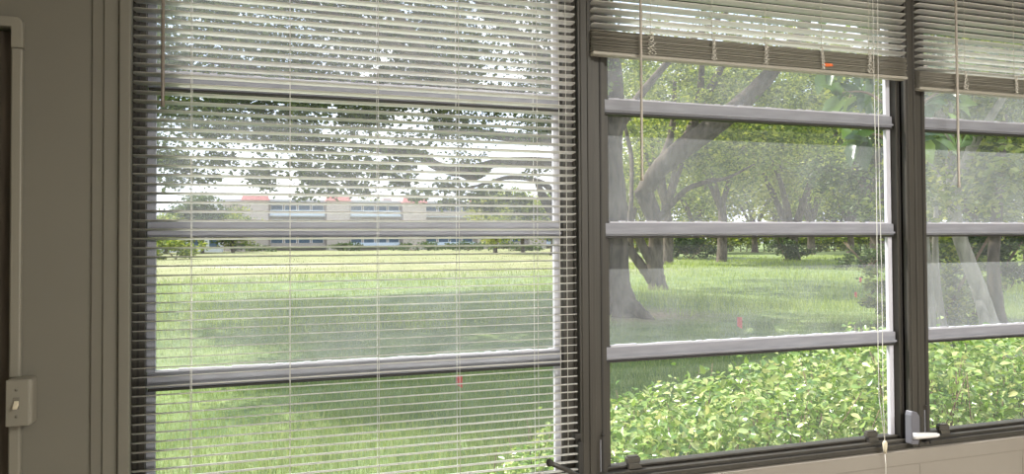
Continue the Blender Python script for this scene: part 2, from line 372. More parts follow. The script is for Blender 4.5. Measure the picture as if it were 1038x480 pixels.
# ------------------------------------------------------------------ venetian blinds
BY = 1.735
def slat(mb, x0, x1, y, z, tilt, wd=0.025, crown=0.0011, th=0.0010):
    n = 5; top = []; bot = []
    for i in range(n):
        u = -0.5 + i / (n - 1); yy = u * wd; zz = crown * (1 - 4 * u * u)
        c, s = math.cos(tilt), math.sin(tilt)
        top.append((y + yy * c - zz * s, z + yy * s + zz * c)); bot.append((y + yy * c - (zz - th) * s, z + yy * s + (zz - th) * c))
    poly = top + bot[::-1]
    segs = 6; xs = np.linspace(x0, x1, segs + 1); vs = []; m_ = len(poly)
    ph = random.uniform(0, 6.28); am = random.uniform(0, 0.0006)
    for k, xx in enumerate(xs):
        dz = am * math.sin(ph + 5 * k / segs)
        cut = 0.004 if k in (0, segs) else 0
        for j, p in enumerate(poly):
            edge = abs((j if j < n else 2 * n - 1 - j) - 2) == 2
            dx = (cut if k == 0 else -cut) if (cut and edge) else 0
            vs.append((xx + dx, p[0], p[1] + dz))
    fs = [(k * m_ + j, (k + 1) * m_ + j, (k + 1) * m_ + (j + 1) % m_, k * m_ + (j + 1) % m_) for k in range(segs) for j in range(m_)]
    fs += [tuple(range(m_)), tuple(segs * m_ + j for j in range(m_ - 1, -1, -1))]
    mb.add(vs, fs, True)
def blind(name_label, x0, x1, ztop, zbot, pitch, tilt, ladders, stack=None, wand=None, wmat='wand'):
    bl = empty('venetian_blind', ((x0 + x1) / 2, BY, ztop), name_label, 'window blind')
    b = MB(); b.box(x0, x1, BY - 0.016, BY + 0.016, ztop - 0.03, ztop); b.build('headrail', M['slat_rail'], bl, 0.002)
    b = MB(); z = ztop - 0.05; low = zbot + 0.014 if stack is None else stack
    while z > low:
        slat(b, x0, x1, BY, z, tilt + random.uniform(-.02, .02)); z -= pitch
    b.build('slats', M['slat'], bl)
    if stack is not None:
        b = MB(); zz = zbot + 0.0125
        while zz < stack - 0.002:
            o = random.uniform(-0.006, 0.004)
            slat(b, x0 + random.uniform(-.002, .002), x1 + random.uniform(-.002, .002), BY + o, zz, random.uniform(-.05, .05)); zz += 0.0034
        b.build('slat_stack', M['slat_rail'], bl)  # gathered slats in a darker cream, their shade put into the colour
    b = MB(); b.box(x0, x1, BY - 0.0135, BY + 0.0135, zbot, zbot + 0.0095); br = b.build('bottom_rail', M['slat_rail'], bl, 0.003)
    for lx in ladders:
        b = MB(); zl = low if stack is None else stack
        for dy in (-0.0138, 0.0138): b.tube([(lx, BY + dy, ztop - 0.03), (lx, BY + dy, zl)], 0.0007, 5)
        if stack is not None:      # slack cord bunched over the stack
            for q in range(3):
                pts = []; ox = random.uniform(-.004, .004); sl = random.uniform(-.1, .25)
                for i in range(15):
                    u = i / 14
                    pts.append((lx + ox + sl * 0.05 * u + 0.006 * math.sin(i * 2.3 + q * 2), BY - 0.0165 - 0.002 * (i % 2), stack + 0.003 - u * (stack - zbot - 0.006)))
                b.tube(pts, 0.0013, 5)
        b.build('ladder_cord', M['cord'] if stack is None else M['tape'], bl)
    if wand:
        wx, z1 = wand; b = MB(); b.tube([(wx, BY - 0.026, ztop - 0.06), (wx, BY - 0.026, z1 + 0.02), (wx, BY - 0.026, z1)], [0.0037, 0.0037, 0.0045], 6)
        wo_ = b.build('tilt_wand', M[wmat], bl)
        b = MB(); b.tube([(wx, BY - 0.016, ztop - 0.02), (wx, BY - 0.026, ztop - 0.035), (wx, BY - 0.026, ztop - 0.065)], 0.0015, 6); b.build('hook', M['rail'], wo_)
    return bl
lad = lambda pxs: [atx(p, BY) for p in pxs]
ZT = 2.41
b1 = blind('cream venetian blind lowered over the whole of the leftmost window', atx(134.5, BY), atx(583.5, BY), ZT, 0.955, 0.0195, math.radians(-7.5), lad((194, 294, 383, 464, 543)), None, (atx(164.5, BY - .026), atz(164, 108, BY - .026)))
b2 = blind('cream venetian blind drawn up above the middle window, orange tape on its rail', atx(600.5, BY), atx(919.5, BY), ZT, atz(600.5, 56, BY), 0.0195, math.radians(-17), lad((659, 721, 775, 832, 880)), atz(600.5, 30, BY), (atx(651.5, BY - .026), atz(651, 183, BY - .026)), 'wand_pale')
b3 = blind('cream venetian blind drawn up at the right edge beside the second window post', atx(931.5, BY), 2.83, ZT, atz(931.5, 91.5, BY), 0.0195, math.radians(-12), lad((977, 1027)) + [2.5, 2.72], atz(931.5, 71, BY), (atx(973, BY - .026), atz(973, 190, BY - .026)), 'wand_pale')
b = MB(); c = at(839, 65.5, BY - 0.0145); b.prism([(c[0] - 0.020, c[2] - 0.002), (c[0] - 0.005, c[2] - 0.006), (c[0] + 0.019, c[2] - 0.003), (c[0] + 0.016, c[2] + 0.003), (c[0] - 0.006, c[2] + 0.004), (c[0] - 0.018, c[2] + 0.003)], 1, BY - 0.0155, BY - 0.0136)
tag(b.build('orange_tape', M['orange'], b2), 'torn orange tape on the bottom rail')
# lift cords
b = MB()
for px_, dx in ((889, 0), (893, 0)):
    pts = [(atx(px_, BY - .02) + 0.0015 * math.sin(i * 0.9 + px_), BY - 0.019, z) for i, z in enumerate(np.linspace(ZT - 0.03, atz(896, 447, BY - .019), 12))]
    pts[-1] = tuple(at(897, 447, BY - 0.019)); b.tube(pts, 0.001, 5)
b.tube([at(897, 458, BY - .019), at(898, 470, BY - .019), at(898, 520, BY - .019)], 0.001, 5)
lc = b.build('lift_cord', M['cord'], b2)
b = MB(); a0 = at(897, 446, BY - .019); a1 = at(897.3, 459, BY - .019); b.tube([a0, a0 * .8 + a1 * .2, a0 * .3 + a1 * .7, a1], [0.003, 0.007, 0.0055, 0.004], 10); b.build('tassel', M['plug'], lc)
b = MB()
for px_ in (567.5, 574.5): b.tube([(atx(px_, BY - .018), BY - .018, ZT - .03), (atx(px_, BY - .018), BY - .018, 1.02)], 0.0009, 5)
b.build('lift_cord', M['cord'], b1)

# ------------------------------------------------------------------ raceway and switch on the left wall
RWY = WY - 0.018; WY_ = WY; WY = WY - 0.001
x0, x1 = atx(9.5, RWY), atx(21.5, RWY); zt = atz(15, 17, RWY); zb_ = atz(15, 27, RWY)
rw = empty('cable_raceway', ((x0 + x1) / 2, WY, 0), 'beige plastic cable raceway running up the wall around the dark door', 'cable cover')
zs1, zs0 = atz(20, 384, WY - .04), atz(20, 432, WY - .04)
b = MB(); b.box(x0, x1, RWY, WY, 0.02, zs0); b.box(x0, x1 - 0.001, RWY + 0.002, WY, zs1, atz(15, 48, RWY)); b.build('vertical_channel', M['switch'], rw, 0.003)
b = MB(); b.box(DOOR0 - 0.03, x0 - 0.02, RWY, WY, zb_ + 0.001, zt - 0.001); b.build('horizontal_channel', M['switch'], rw, 0.003)
b = MB(); r = 0.012; arc = [(x1 - r + r * math.cos(a), zt - r + r * math.sin(a)) for a in np.linspace(0, math.pi / 2, 6)]
b.prism([(x0 - 0.02, zb_), (x0, zb_), (x0, atz(15, 48, RWY)), (x1 + 0.001, atz(15, 48, RWY))] + arc + [(x0 - 0.02, zt)], 1, RWY - 0.002, WY); b.build('elbow', M['switch'], rw, 0.002)
SY = WY - 0.042
sx0, sx1 = atx(6, SY), atx(33, SY)
sw = empty('light_switch', ((sx0 + sx1) / 2, WY, (zs0 + zs1) / 2), 'beige surface mounted toggle light switch on the wall by the raceway', 'switch')
b = MB(); b.box(sx0, sx1, SY + 0.004, WY, zs0, zs1); b.build('box', M['switch'], sw, 0.006)
b = MB(); b.box(sx0 + 0.001, sx1 - 0.004, SY, SY + 0.005, zs0 + 0.001, zs1 - 0.001); b.build('cover_plate', M['switch'], sw, 0.002)
mx_, mz_ = atx(18, SY), (zs0 + zs1) / 2
b = MB(); b.box(mx_ - 0.0055, mx_ + 0.0055, SY - 0.0015, SY, mz_ - 0.012, mz_ + 0.012); b.build('toggle_slot', M['wall'], sw, 0.001)
b = MB(); b.prism([(SY, mz_ - 0.004), (SY, mz_ + 0.006), (SY - 0.012, mz_ - 0.006), (SY - 0.012, mz_ - 0.010)], 0, mx_ - 0.004, mx_ + 0.004); b.build('toggle', M['plug'], sw, 0.001)
for dz in (-0.026, 0.026):
    b = MB(); b.tube([(mx_, SY + .001, mz_ + dz), (mx_, SY - 0.0015, mz_ + dz)], 0.003, 10); b.build('screw', M['wall'], sw)
WY = WY_
# ------------------------------------------------------------------ outdoors: ground
def groundmat():
    mt, t, out = newmat('lawn_ground')
    N = t.nodes.new; L = t.links.new
    tc = N('ShaderNodeTexCoord'); sp = N('ShaderNodeSeparateXYZ'); L(tc.outputs['Object'], sp.inputs[0])
    def noise(sc, det=6, vec=None):
        n = N('ShaderNodeTexNoise'); n.inputs['Scale'].default_value = sc; n.inputs['Detail'].default_value = det
        L(vec or tc.outputs['Object'], n.inputs['Vector']); return n.outputs['Fac']
    def ramp(f, a, b, ca, cb):
        r = N('ShaderNodeValToRGB'); r.color_ramp.elements[0].position = a; r.color_ramp.elements[1].position = b
        r.color_ramp.elements[0].color = (*ca, 1); r.color_ramp.elements[1].color = (*cb, 1); L(f, r.inputs[0]); return r.outputs[0]
    def mix(f, a, b):
        m_ = N('ShaderNodeMixRGB'); L(f, m_.inputs[0]); L(a, m_.inputs[1]); L(b, m_.inputs[2]); return m_.outputs[0]
    def math_(op, a, b):
        q = N('ShaderNodeMath'); q.operation = op
        for i, v in enumerate((a, b)):
            if isinstance(v, (int, float)): q.inputs[i].default_value = v
            else: L(v, q.inputs[i])
        return q.outputs[0]
    lush = ramp(noise(1.2, 8), 0.35, 0.68, (0.10, 0.155, 0.05), (0.23, 0.29, 0.11))
    field = ramp(noise(0.55, 9), 0.35, 0.65, (0.20, 0.21, 0.095), (0.30, 0.30, 0.15))
    # the open field is dry and yellow, on the left beyond thirty metres
    yy = math_('ADD', sp.outputs['Y'], math_('MULTIPLY', noise(0.25, 4), 9.0))
    fy = N('ShaderNodeMapRange'); fy.inputs['From Min'].default_value = 34; fy.inputs['From Max'].default_value = 40; L(yy, fy.inputs['Value'])
    xr = math_('SUBTRACT', sp.outputs['X'], math_('MULTIPLY', sp.outputs['Y'], 0.46))
    fx = N('ShaderNodeMapRange'); fx.inputs['From Min'].default_value = 0; fx.inputs['From Max'].default_value = 6
    fx.inputs['To Min'].default_value = 1; fx.inputs['To Max'].default_value = 0.25; L(xr, fx.inputs['Value'])
    base = mix(math_('MULTIPLY', fy.outputs[0], fx.outputs[0]), lush, field)
    # bare pale dirt: a worn strip over the field and litter below the big tree
    st = N('ShaderNodeMapping'); st.inputs['Scale'].default_value = (0.12, 0.5, 1); L(tc.outputs['Object'], st.inputs[0])
    d1 = math_('SUBTRACT', 1.0, math_('MULTIPLY', math_('ABSOLUTE', math_('SUBTRACT', sp.outputs['Y'], 53.0), 0), 0.2))
    d1 = math_('MULTIPLY', d1, ramp(noise(0.8, 6, st.outputs[0]), 0.45, 0.6, (0, 0, 0), (1, 1, 1)))
    cl_ = N('ShaderNodeClamp'); L(math_('MULTIPLY', d1, fx.outputs[0]), cl_.inputs[0])
    base = mix(cl_.outputs[0], base, ramp(noise(3), 0.3, 0.7, (0.44, 0.40, 0.29), (0.56, 0.51, 0.38)))
    c = N('ShaderNodeVectorMath'); c.operation = 'DISTANCE'; L(tc.outputs['Object'], c.inputs[0]); g0 = G(655, 15.6); c.inputs[1].default_value = (g0[0], g0[1], 0)
    dd = N('ShaderNodeMapRange'); dd.inputs['From Min'].default_value = 0.4; dd.inputs['From Max'].default_value = 2.6; dd.inputs['To Min'].default_value = 1; dd.inputs['To Max'].default_value = 0
    L(math_('ADD', c.outputs['Value'], math_('MULTIPLY', noise(1.5), 1.2)), dd.inputs['Value'])
    base = mix(dd.outputs[0], base, ramp(noise(9), 0.35, 0.65, (0.20, 0.13, 0.085), (0.42, 0.31, 0.22)))
    b = N('ShaderNodeBsdfPrincipled'); b.inputs['Roughness'].default_value = 0.95; b.inputs['Specular IOR Level'].default_value = 0.1
    L(base, b.inputs['Base Color'])
    bp = N('ShaderNodeBump'); bp.inputs['Strength'].default_value = 0.8; bp.inputs['Distance'].default_value = 0.15; L(noise(4, 10), bp.inputs['Height']); L(bp.outputs[0], b.inputs['Normal'])
    L(b.outputs[0], out.inputs[0]); return mt
def hgt(x, y):                           # gentle swells of the ground
    a = np.clip((y - 3) / 8, 0, 1)
    return a * 0.05 * (np.sin(x * 0.55 + y * 0.21) + np.sin(y * 0.47 - x * 0.18))
gx = np.concatenate([np.linspace(-220, -20, 12)[:-1], np.linspace(-20, 60, 70), np.linspace(60, 330, 14)[1:]])
gy = np.concatenate([[WO], np.linspace(3, 70, 70), np.linspace(74, 330, 14)])
XX, YYg = np.meshgrid(gx, gy); ZZ = hgt(XX, YYg)
V = np.stack([XX.ravel(), YYg.ravel(), ZZ.ravel() - 0.0], 1); nx_, ny_ = len(gx), len(gy)
ii = (np.arange(ny_ - 1)[:, None] * nx_ + np.arange(nx_ - 1)[None]).ravel()
gr = np_mesh('ground', V, None, np.stack([ii, ii + 1, ii + nx_ + 1, ii + nx_], 1), groundmat())
gl_ = np.array(gr.location); gr.data.transform(Matrix.Translation(gl_.tolist())); gr.location = (0, 0, 0)
tag(gr, kind='structure')

# ------------------------------------------------------------------ grass
def noise2(x, y, seed=0):
    r = np.random.default_rng(seed); o = 0
    for k in range(7):
        a = r.uniform(0, 6.28); fr = 0.35 * 1.55 ** k; o = o + np.sin(fr * (x * math.cos(a) + y * math.sin(a)) + r.uniform(0, 6.28)) / (1 + 0.25 * k)
    return o / 3.0
def grass(name, n, ymin, ymax, hmin, hmax, wid, power, cols, keep=None, label=None, seed=1, lean=0.5):
    r = np.random.default_rng(seed)
    y = ymin * (ymax / ymin) ** (r.random(n) ** power)
    x = -0.42 * y - 1.0 + r.random(n) * (1.92 * y + 2.0)
    k = noise2(x, y, seed)
    ok = r.random(n) < np.clip(0.65 + 0.5 * k, 0.12, 1)
    if keep is not None: ok &= keep(x, y, r)
    x, y, k = x[ok], y[ok], k[ok]; n = len(x)
    h = (hmin + (hmax - hmin) * r.random(n)) * np.clip(0.9 + 0.5 * k, 0.4, 1.7)
    wd = wid * (0.6 + 0.045 * y) * (0.7 + 0.6 * r.random(n))
    a = r.random(n) * 6.283; b = r.random(n) * 6.283; ln = h * lean * (0.2 + r.random(n))
    z = hgt(x, y) - 0.005
    ca, sa = np.cos(a), np.sin(a); lx, ly = np.cos(b) * ln, np.sin(b) * ln
    v0 = np.stack([x - ca * wd, y - sa * wd, z], 1); v1 = np.stack([x + ca * wd, y + sa * wd, z], 1)
    v2 = np.stack([x + ca * wd * .8 + lx * .35, y + sa * wd * .8 + ly * .35, z + h * .6], 1)
    v3 = np.stack([x - ca * wd * .8 + lx * .35, y - sa * wd * .8 + ly * .35, z + h * .6], 1)
    v4 = np.stack([x + lx, y + ly, z + h], 1)
    V = np.stack([v0, v1, v2, v3, v4], 1).reshape(-1, 3); i = np.arange(n) * 5
    o = np_mesh(name, V, np.stack([i + 3, i + 2, i + 4], 1), np.stack([i, i + 1, i + 2, i + 3], 1), leafmat(name + '_blades', cols, 0.35, 0.55, 0.25))
    return tag(o, label, 'grass', kind='stuff')
T1c = G(607, 15.6)
def not_trunk(x, y, r):
    d = np.hypot(x - T1c[0] - .5, y - T1c[1]); return r.random(len(x)) < np.clip((d - 0.5) / 2.2, 0.08, 1)
grass('near_grass', 240000, 2.1, 16, 0.04, 0.13, 0.0023, 0.75, [(0.13, 0.19, 0.05), (0.20, 0.275, 0.07), (0.28, 0.345, 0.11), (0.40, 0.42, 0.20)], not_trunk, 'bright green uncut grass growing from the house wall out to the big tree', 3)
def lushkeep(x, y, r): return (y < 34) | (x > 0.46 * y + 2)
grass('far_grass', 90000, 13, 60, 0.10, 0.28, 0.0045, 0.8, [(0.15, 0.22, 0.04), (0.27, 0.35, 0.065), (0.41, 0.48, 0.12)], lambda x, y, r: lushkeep(x, y, r) & not_trunk(x, y, r), 'taller lush grass of the shaded lawn beneath the trees', 5)
grass('dry_grass', 30000, 30, 120, 0.05, 0.14, 0.005, 0.8, [(0.20, 0.215, 0.10), (0.28, 0.285, 0.14), (0.36, 0.355, 0.19)], lambda x, y, r: x < 0.46 * y + 4, 'short dry yellow grass of the open field before the building', 9)

# ------------------------------------------------------------------ leaves and trees
def leaf_mesh(C, size, r, flat=0.45, droop=0.2, wide=0.66):
    n = len(C); s = size * (0.65 + 0.7 * r.random(n))
    a = r.normal(size=(n, 3)); a[:, 2] = a[:, 2] * 0.5 - droop; a /= np.linalg.norm(a, axis=1)[:, None]
    u = r.normal(size=(n, 3)) * (1 - flat) + np.array([0, 0, 1.0]) * flat * 2; u -= a * (u * a).sum(1)[:, None]; u /= np.linalg.norm(u, axis=1)[:, None] + 1e-9
    b = np.cross(a, u); s = s[:, None]
    v0 = C - a * s * .5; v2 = C + a * s * .5; v1 = C + b * s * wide * .5 + u * s * .1; v3 = C - b * s * wide * .5 + u * s * .1
    V = np.stack([v0, v1, v2, v3], 1).reshape(-1, 3); i = np.arange(n) * 4
    return V, np.concatenate([np.stack([i, i + 1, i + 2], 1), np.stack([i, i + 2, i + 3], 1)])
def broad_leaf_mesh(C, A, U, size, r, wide=0.52):
    # eight-point pointed leaf folded along its midrib; A = way the leaf points, U = its upper side
    n = len(C); s = (size * (0.6 + 0.75 * r.random(n)))[:, None]
    A = A / np.linalg.norm(A, axis=1)[:, None]; U = U - A * (U * A).sum(1)[:, None]; U /= np.linalg.norm(U, axis=1)[:, None] + 1e-9; B = np.cross(A, U)
    def p(t, w, h): return C + A * s * t + B * s * w * wide + U * s * h
    vs = [p(0, 0, 0), p(.45, 0, -.03), p(1, 0, -.16), p(.18, .36, .05), p(.5, .46, .06), p(.8, .22, -.03), p(.18, -.36, .05), p(.5, -.46, .06), p(.8, -.22, -.03)]
    V = np.stack(vs, 1).reshape(-1, 3); i = (np.arange(n) * 9)[:, None]
    q = [(0, 3, 4, 1), (1, 4, 5, 2), (0, 1, 7, 6), (1, 2, 8, 7)]
    return V, np.concatenate([i + np.array([k]) for k in q])
def clump(c, rad, n, r, sub=None, sr=0.28):
    # leaves gathered in smaller sprays inside an ellipsoid
    rad = np.array(rad, float) if hasattr(rad, '__len__') else np.array([rad] * 3, float)
    sub = sub or max(3, n // 45)
    d = r.normal(size=(sub, 3)); d /= np.linalg.norm(d, axis=1)[:, None]; cc = np.array(c) + d * rad * (r.random(sub) ** 0.45)[:, None]
    k = r.integers(0, sub, n); return cc[k] + r.normal(size=(n, 3)) * np.array([1, 1, .62]) * sr
def spline(pts, rad, k=6):
    pts = [np.array(p, float) for p in pts]; out = []; ro = []
    Q = [2 * pts[0] - pts[1]] + pts + [2 * pts[-1] - pts[-2]]
    for i in range(len(pts) - 1):
        p0, p1, p2, p3 = Q[i:i + 4]
        for j in range(k):
            t = j / k; out.append(.5 * (2 * p1 + (p2 - p0) * t + (2 * p0 - 5 * p1 + 4 * p2 - p3) * t * t + (3 * p1 - p0 - 3 * p2 + p3) * t ** 3)); ro.append(rad[i] + (rad[i + 1] - rad[i]) * t)
    out.append(pts[-1]); ro.append(rad[-1]); return out, ro
def limb(mb, pts, rad, n=10, noise=0.06, k=6):
    p, r_ = spline(pts, rad, k); mb.tube(p, r_, n, noise)
LEAF_OAK = leafmat('canopy_leaf', [(0.045, 0.075, 0.018), (0.075, 0.12, 0.025), (0.12, 0.17, 0.035), (0.20, 0.25, 0.06)], 0.42)
LEAF_MID = leafmat('tree_leaf_mid', [(0.06, 0.095, 0.02), (0.13, 0.19, 0.035), (0.25, 0.31, 0.06), (0.42, 0.44, 0.10)], 0.42)
LEAF_YEL = leafmat('tree_leaf_pale', [(0.13, 0.17, 0.04), (0.27, 0.31, 0.06), (0.45, 0.46, 0.12)], 0.42)
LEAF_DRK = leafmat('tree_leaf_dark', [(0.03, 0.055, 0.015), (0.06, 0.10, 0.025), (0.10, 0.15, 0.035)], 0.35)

def finish_tree(root, trunk, branches, leaves, lsize, bark, leafm, r, **kw):
    trunk.build('trunk', bark, root)
    if branches.v: branches.build('branches', bark, root)
    V, F = leaf_mesh(np.concatenate(leaves), lsize, r, **kw)
    np_mesh('foliage', V, F, None, leafm, root, smooth=False)
# --- the big tree behind the first window post
r = np.random.default_rng(21)
Z1 = 15.6
t1 = empty('shade_tree', tuple(G(600, Z1)), 'massive tree behind the first window post, its limbs reaching across the leftmost window', 'tree')
tr = MB(); g = G(627, Z1)
limb(tr, [G(634, Z1, -.15), P(630, 312, Z1), P(627, 290, Z1), P(626, 250, Z1), P(625, 200, Z1), P(621, 150, Z1), P(624, 105, Z1 - .2), P(618, 40, Z1 - .4), P(600, -40, Z1 - .5)], [.52, .34, .25, .22, .20, .20, .19, .17, .12], 14)
limb(tr, [G(584, Z1, -.15), P(582, 308, Z1), P(577, 280, Z1), P(574, 250, Z1), P(575, 225, Z1), P(588, 190, Z1), P(597, 165, Z1), P(600, 120, Z1), P(602, 60, Z1), P(596, -20, Z1)], [.50, .36, .28, .26, .27, .27, .29, .26, .22, .16], 14)
limb(tr, [G(606, Z1 + .3, -.15), P(606, 300, Z1 + .3), P(603, 240, Z1 + .2), P(600, 190, Z1 + .1), P(605, 130, Z1)], [.6, .5, .36, .3, .25], 14)
limb(tr, [G(648, Z1 - .4, -.1), G(640, Z1 - .2, .10), P(632, 296, Z1)], [.10, .18, .2], 10); limb(tr, [G(664, Z1 - .8, -.1), G(650, Z1 - .5, .06), P(634, 305, Z1)], [.05, .12, .2], 8)
br = MB()
limb(br, [P(600, 172, Z1), P(565, 166, Z1 - .5), P(525, 164, Z1 - 1), P(500, 166, Z1 - 1.3), P(478, 172, Z1 - 1.6), P(462, 173, Z1 - 1.8), P(443, 168, Z1 - 2), P(425, 157, Z1 - 2.2), P(395, 152, Z1 - 2.4), P(340, 146, Z1 - 2.8), P(290, 144, Z1 - 3.2)], [.16, .125, .10, .09, .09, .11, .09, .085, .07, .045, .02], 10)
limb(br, [P(500, 166, Z1 - 1.3), P(490, 176, Z1 - 1.3), P(478, 180, Z1 - 1.4), P(466, 176, Z1 - 1.7)], [.05, .06, .06, .05], 8)
limb(br, [P(575, 215, Z1), P(556, 190, Z1 + .2), P(540, 182, Z1), P(515, 180, Z1 - .2), P(495, 185, Z1 - .4), P(470, 192, Z1 - .6)], [.12, .07, .05, .045, .035, .015], 8)
limb(br, [P(575, 235, Z1), P(562, 215, Z1), P(551, 200, Z1 + .3), P(545, 186, Z1 + .5)], [.22, .15, .10, .06], 10)
limb(br, [P(600, 150, Z1), P(560, 142, Z1 - .4), P(520, 139, Z1 - .8), P(480, 134, Z1 - 1.2), P(440, 131, Z1 - 1.5)], [.16, .11, .10, .08, .03], 9)
limb(br, [P(600, 130, Z1), P(545, 104, Z1 - 2.2), P(480, 92, Z1 - 3.6), P(448, 74, Z1 - 4.2), P(420, 40, Z1 - 4.6), P(385, -10, Z1 - 5)], [.19, .15, .12, .11, .09, .06], 9)
limb(br, [P(600, 110, Z1), P(560, 68, Z1 - 2.4), P(505, 20, Z1 - 3.8), P(470, -20, Z1 - 4.4)], [.18, .13, .10, .07], 9)
limb(br, [P(480, 92, Z1 - 3.6), P(420, 90, Z1 - 4), P(350, 84, Z1 - 3.2), P(260, 70, Z1 - 3.8), P(190, 60, Z1 - 4.2)], [.08, .06, .05, .035, .015], 8)
limb(br, [P(448, 74, Z1 - 4.2), P(390, 40, Z1 - 4.6), P(300, 0, Z1 - 4), P(220, -20, Z1 - 5)], [.08, .07, .05, .02], 8)
limb(br, [P(560, 68, Z1 - 2.4), P(530, 50, Z1 - 3), P(515, 20, Z1 - 3.2), P(520, -20, Z1 - 3.4)], [.07, .06, .05, .02], 8)
limb(br, [P(621, 140, Z1), P(650, 95, Z1 + .6), P(690, 50, Z1 + 1), P(740, 10, Z1 + 1.4)], [.13, .09, .07, .03], 8)
lv = []; lsz = []
rows = [(-60, 60, 640, 11, 62, 1100), (-15, 110, 600, 10, 55, 1150), (30, 130, 600, 10, 46, 1050), (75, 140, 590, 10, 38, 950), (112, 150, 560, 9, 26, 620), (140, 150, 345, 5, 24, 620), (146, 355, 560, 4, 18, 260)]
for (py, xa_, xb_, nb, rp_, nl) in rows:
    for i in range(nb):
        px = xa_ + (xb_ - xa_) * (i + r.uniform(.1, .9)) / nb; Z = Z1 - 1.6 - (620 - px) / 520 * 2.6 + r.uniform(-1.6, 1.6)
        c = P(px, py + r.uniform(-14, 14), Z); R_ = rp_ / F_PX * Z
        lv.append(clump(c, (R_ * 1.25, R_ * 1.3, R_ * .8), int(nl * 1.3), r, None, 0.17))
for (px, py, rp_, nl) in [(172, 165, 12, 260), (195, 172, 13, 260), (225, 165, 14, 300), (262, 172, 13, 280), (268, 186, 8, 110), (308, 170, 15, 330), (322, 183, 11, 200), (345, 175, 12, 240), (385, 172, 13, 260), (365, 190, 10, 130), (405, 184, 10, 150), (412, 166, 9, 140), (335, 195, 7, 70), (310, 196, 6, 60), (210, 184, 7, 80), (168, 184, 8, 90), (425, 196, 8, 100), (455, 190, 12, 170), (475, 200, 14, 180), (500, 195, 14, 190), (525, 205, 15, 230), (500, 213, 13, 170), (540, 215, 10, 120), (455, 208, 10, 110), (540, 170, 9, 90)]:
    Z = Z1 - 2.6 + r.uniform(-.8, .8) if px < 440 else Z1 + r.uniform(-.5, 1.5)
    R_ = rp_ / F_PX * Z; lv.append(clump(P(px, py, Z), (R_ * 1.2, R_ * 1.2, R_ * .8), int(nl * 1.25), r, None, 0.11))
lsz = [np.full(len(q), 0.085 if i < 65 else 0.105) for i, q in enumerate(lv)]
for i in range(70):    # unseen high outer crown, added to shade the lawn
    lv.append(clump(P(r.uniform(0, 440), r.uniform(-130, -30), r.uniform(17, 26)), (1.9, 1.9, .9), 1000, r, None, .34)); lsz.append(np.full(1000, 0.17))
for i in range(30):    # unseen low side of the crown, added to shade the near lawn
    lv.append(clump(P(r.uniform(60, 330), r.uniform(-170, -90), r.uniform(9, 11.5)), (1.2, 1.2, .6), 1300, r, None, .25)); lsz.append(np.full(1300, .11))
for i in range(64):    # the crown above the view, and towards the right
    lv.append(clump(P(r.uniform(60, 900), r.uniform(-330, -80), Z1 + r.uniform(-6, 2)), (1.4, 1.4, .8), 1500, r, None, 0.26)); lsz.append(np.full(1500, .11))
finish_tree(t1, tr, br, lv, np.concatenate(lsz), M['bark'], LEAF_OAK, r, flat=0.3)
# --- the forked leaning tree in the middle window
r = np.random.default_rng(22); Z2 = 23.5
t2 = empty('shade_tree', tuple(G(664, Z2)), 'tree forking low into leaning stems at the left of the middle window', 'tree')
tr = MB()
limb(tr, [G(667, Z2, -.1), P(666, 286, Z2), P(664, 270, Z2), P(665, 245, Z2), P(664, 225, Z2), P(657, 205, Z2), P(651, 190, Z2)], [.36, .28, .26, .22, .24, .28, .30], 12)
limb(tr, [P(651, 196, Z2), P(668, 172, Z2 - .3), P(690, 152, Z2 - .6), P(712, 136, Z2 - .9), P(738, 116, Z2 - 1.2), P(765, 92, Z2 - 1.5), P(800, 50, Z2 - 1.8), P(830, 0, Z2 - 2)], [.26, .30, .33, .32, .30, .25, .18, .1], 12)
limb(tr, [P(662, 284, Z2), P(655, 275, Z2 + .1), P(645, 262, Z2 + .2), P(636, 250, Z2 + .3), P(628, 238, Z2 + .4)], [.2, .17, .15, .12, .1], 10)
limb(tr, [P(662, 268, Z2), P(656, 258, Z2), P(648, 242, Z2), P(640, 225, Z2), P(640, 200, Z2)], [.17, .15, .14, .11, .06], 10)
br = MB()
limb(br, [P(662, 228, Z2), P(676, 212, Z2 - .3), P(696, 192, Z2 - .8), P(718, 184, Z2 - 1.2), P(738, 180, Z2 - 1.5), P(765, 166, Z2 - 2)], [.14, .10, .085, .07, .05, .02], 8)
limb(br, [P(655, 200, Z2), P(664, 175, Z2 + .5), P(676, 150, Z2 + .8), P(682, 125, Z2 + 1), P(684, 80, Z2 + 1)], [.16, .14, .13, .11, .06], 8)
limb(br, [P(676, 168, Z2), P(700, 140, Z2 + .2), P(708, 110, Z2 + .2), P(712, 60, Z2)], [.2, .17, .15, .08], 8)
limb(br, [P(640, 205, Z2), P(640, 160, Z2 + 1), P(634, 130, Z2 + 1.2), P(628, 100, Z2 + 1.3)], [.07, .08, .06, .03], 8)
limb(br, [P(690, 152, Z2 - .6), P(715, 100, Z2), P(735, 60, Z2), P(745, 20, Z2)], [.16, .14, .11, .06], 8)
lv = []
for (px, py, rp_, nl) in [(650, 85, 22, 420), (690, 75, 24, 480), (725, 95, 26, 560), (765, 80, 28, 620), (800, 100, 28, 620), (705, 105, 20, 300), (745, 145, 20, 330), (785, 140, 24, 500), (820, 135, 26, 500), (640, 135, 14, 200), (632, 175, 12, 200), (700, 130, 12, 130), (735, 165, 16, 200), (760, 175, 18, 220), (640, 62, 14, 110), (660, 45, 26, 350), (720, 40, 32, 500), (780, 35, 36, 600), (830, 70, 30, 500)]:
    Z = Z2 + r.uniform(-2, 2); R_ = rp_ / F_PX * Z; lv.append(clump(P(px, py, Z), (R_ * 1.2, R_ * 1.3, R_ * .85), int(nl * 1.5), r, None, .24))
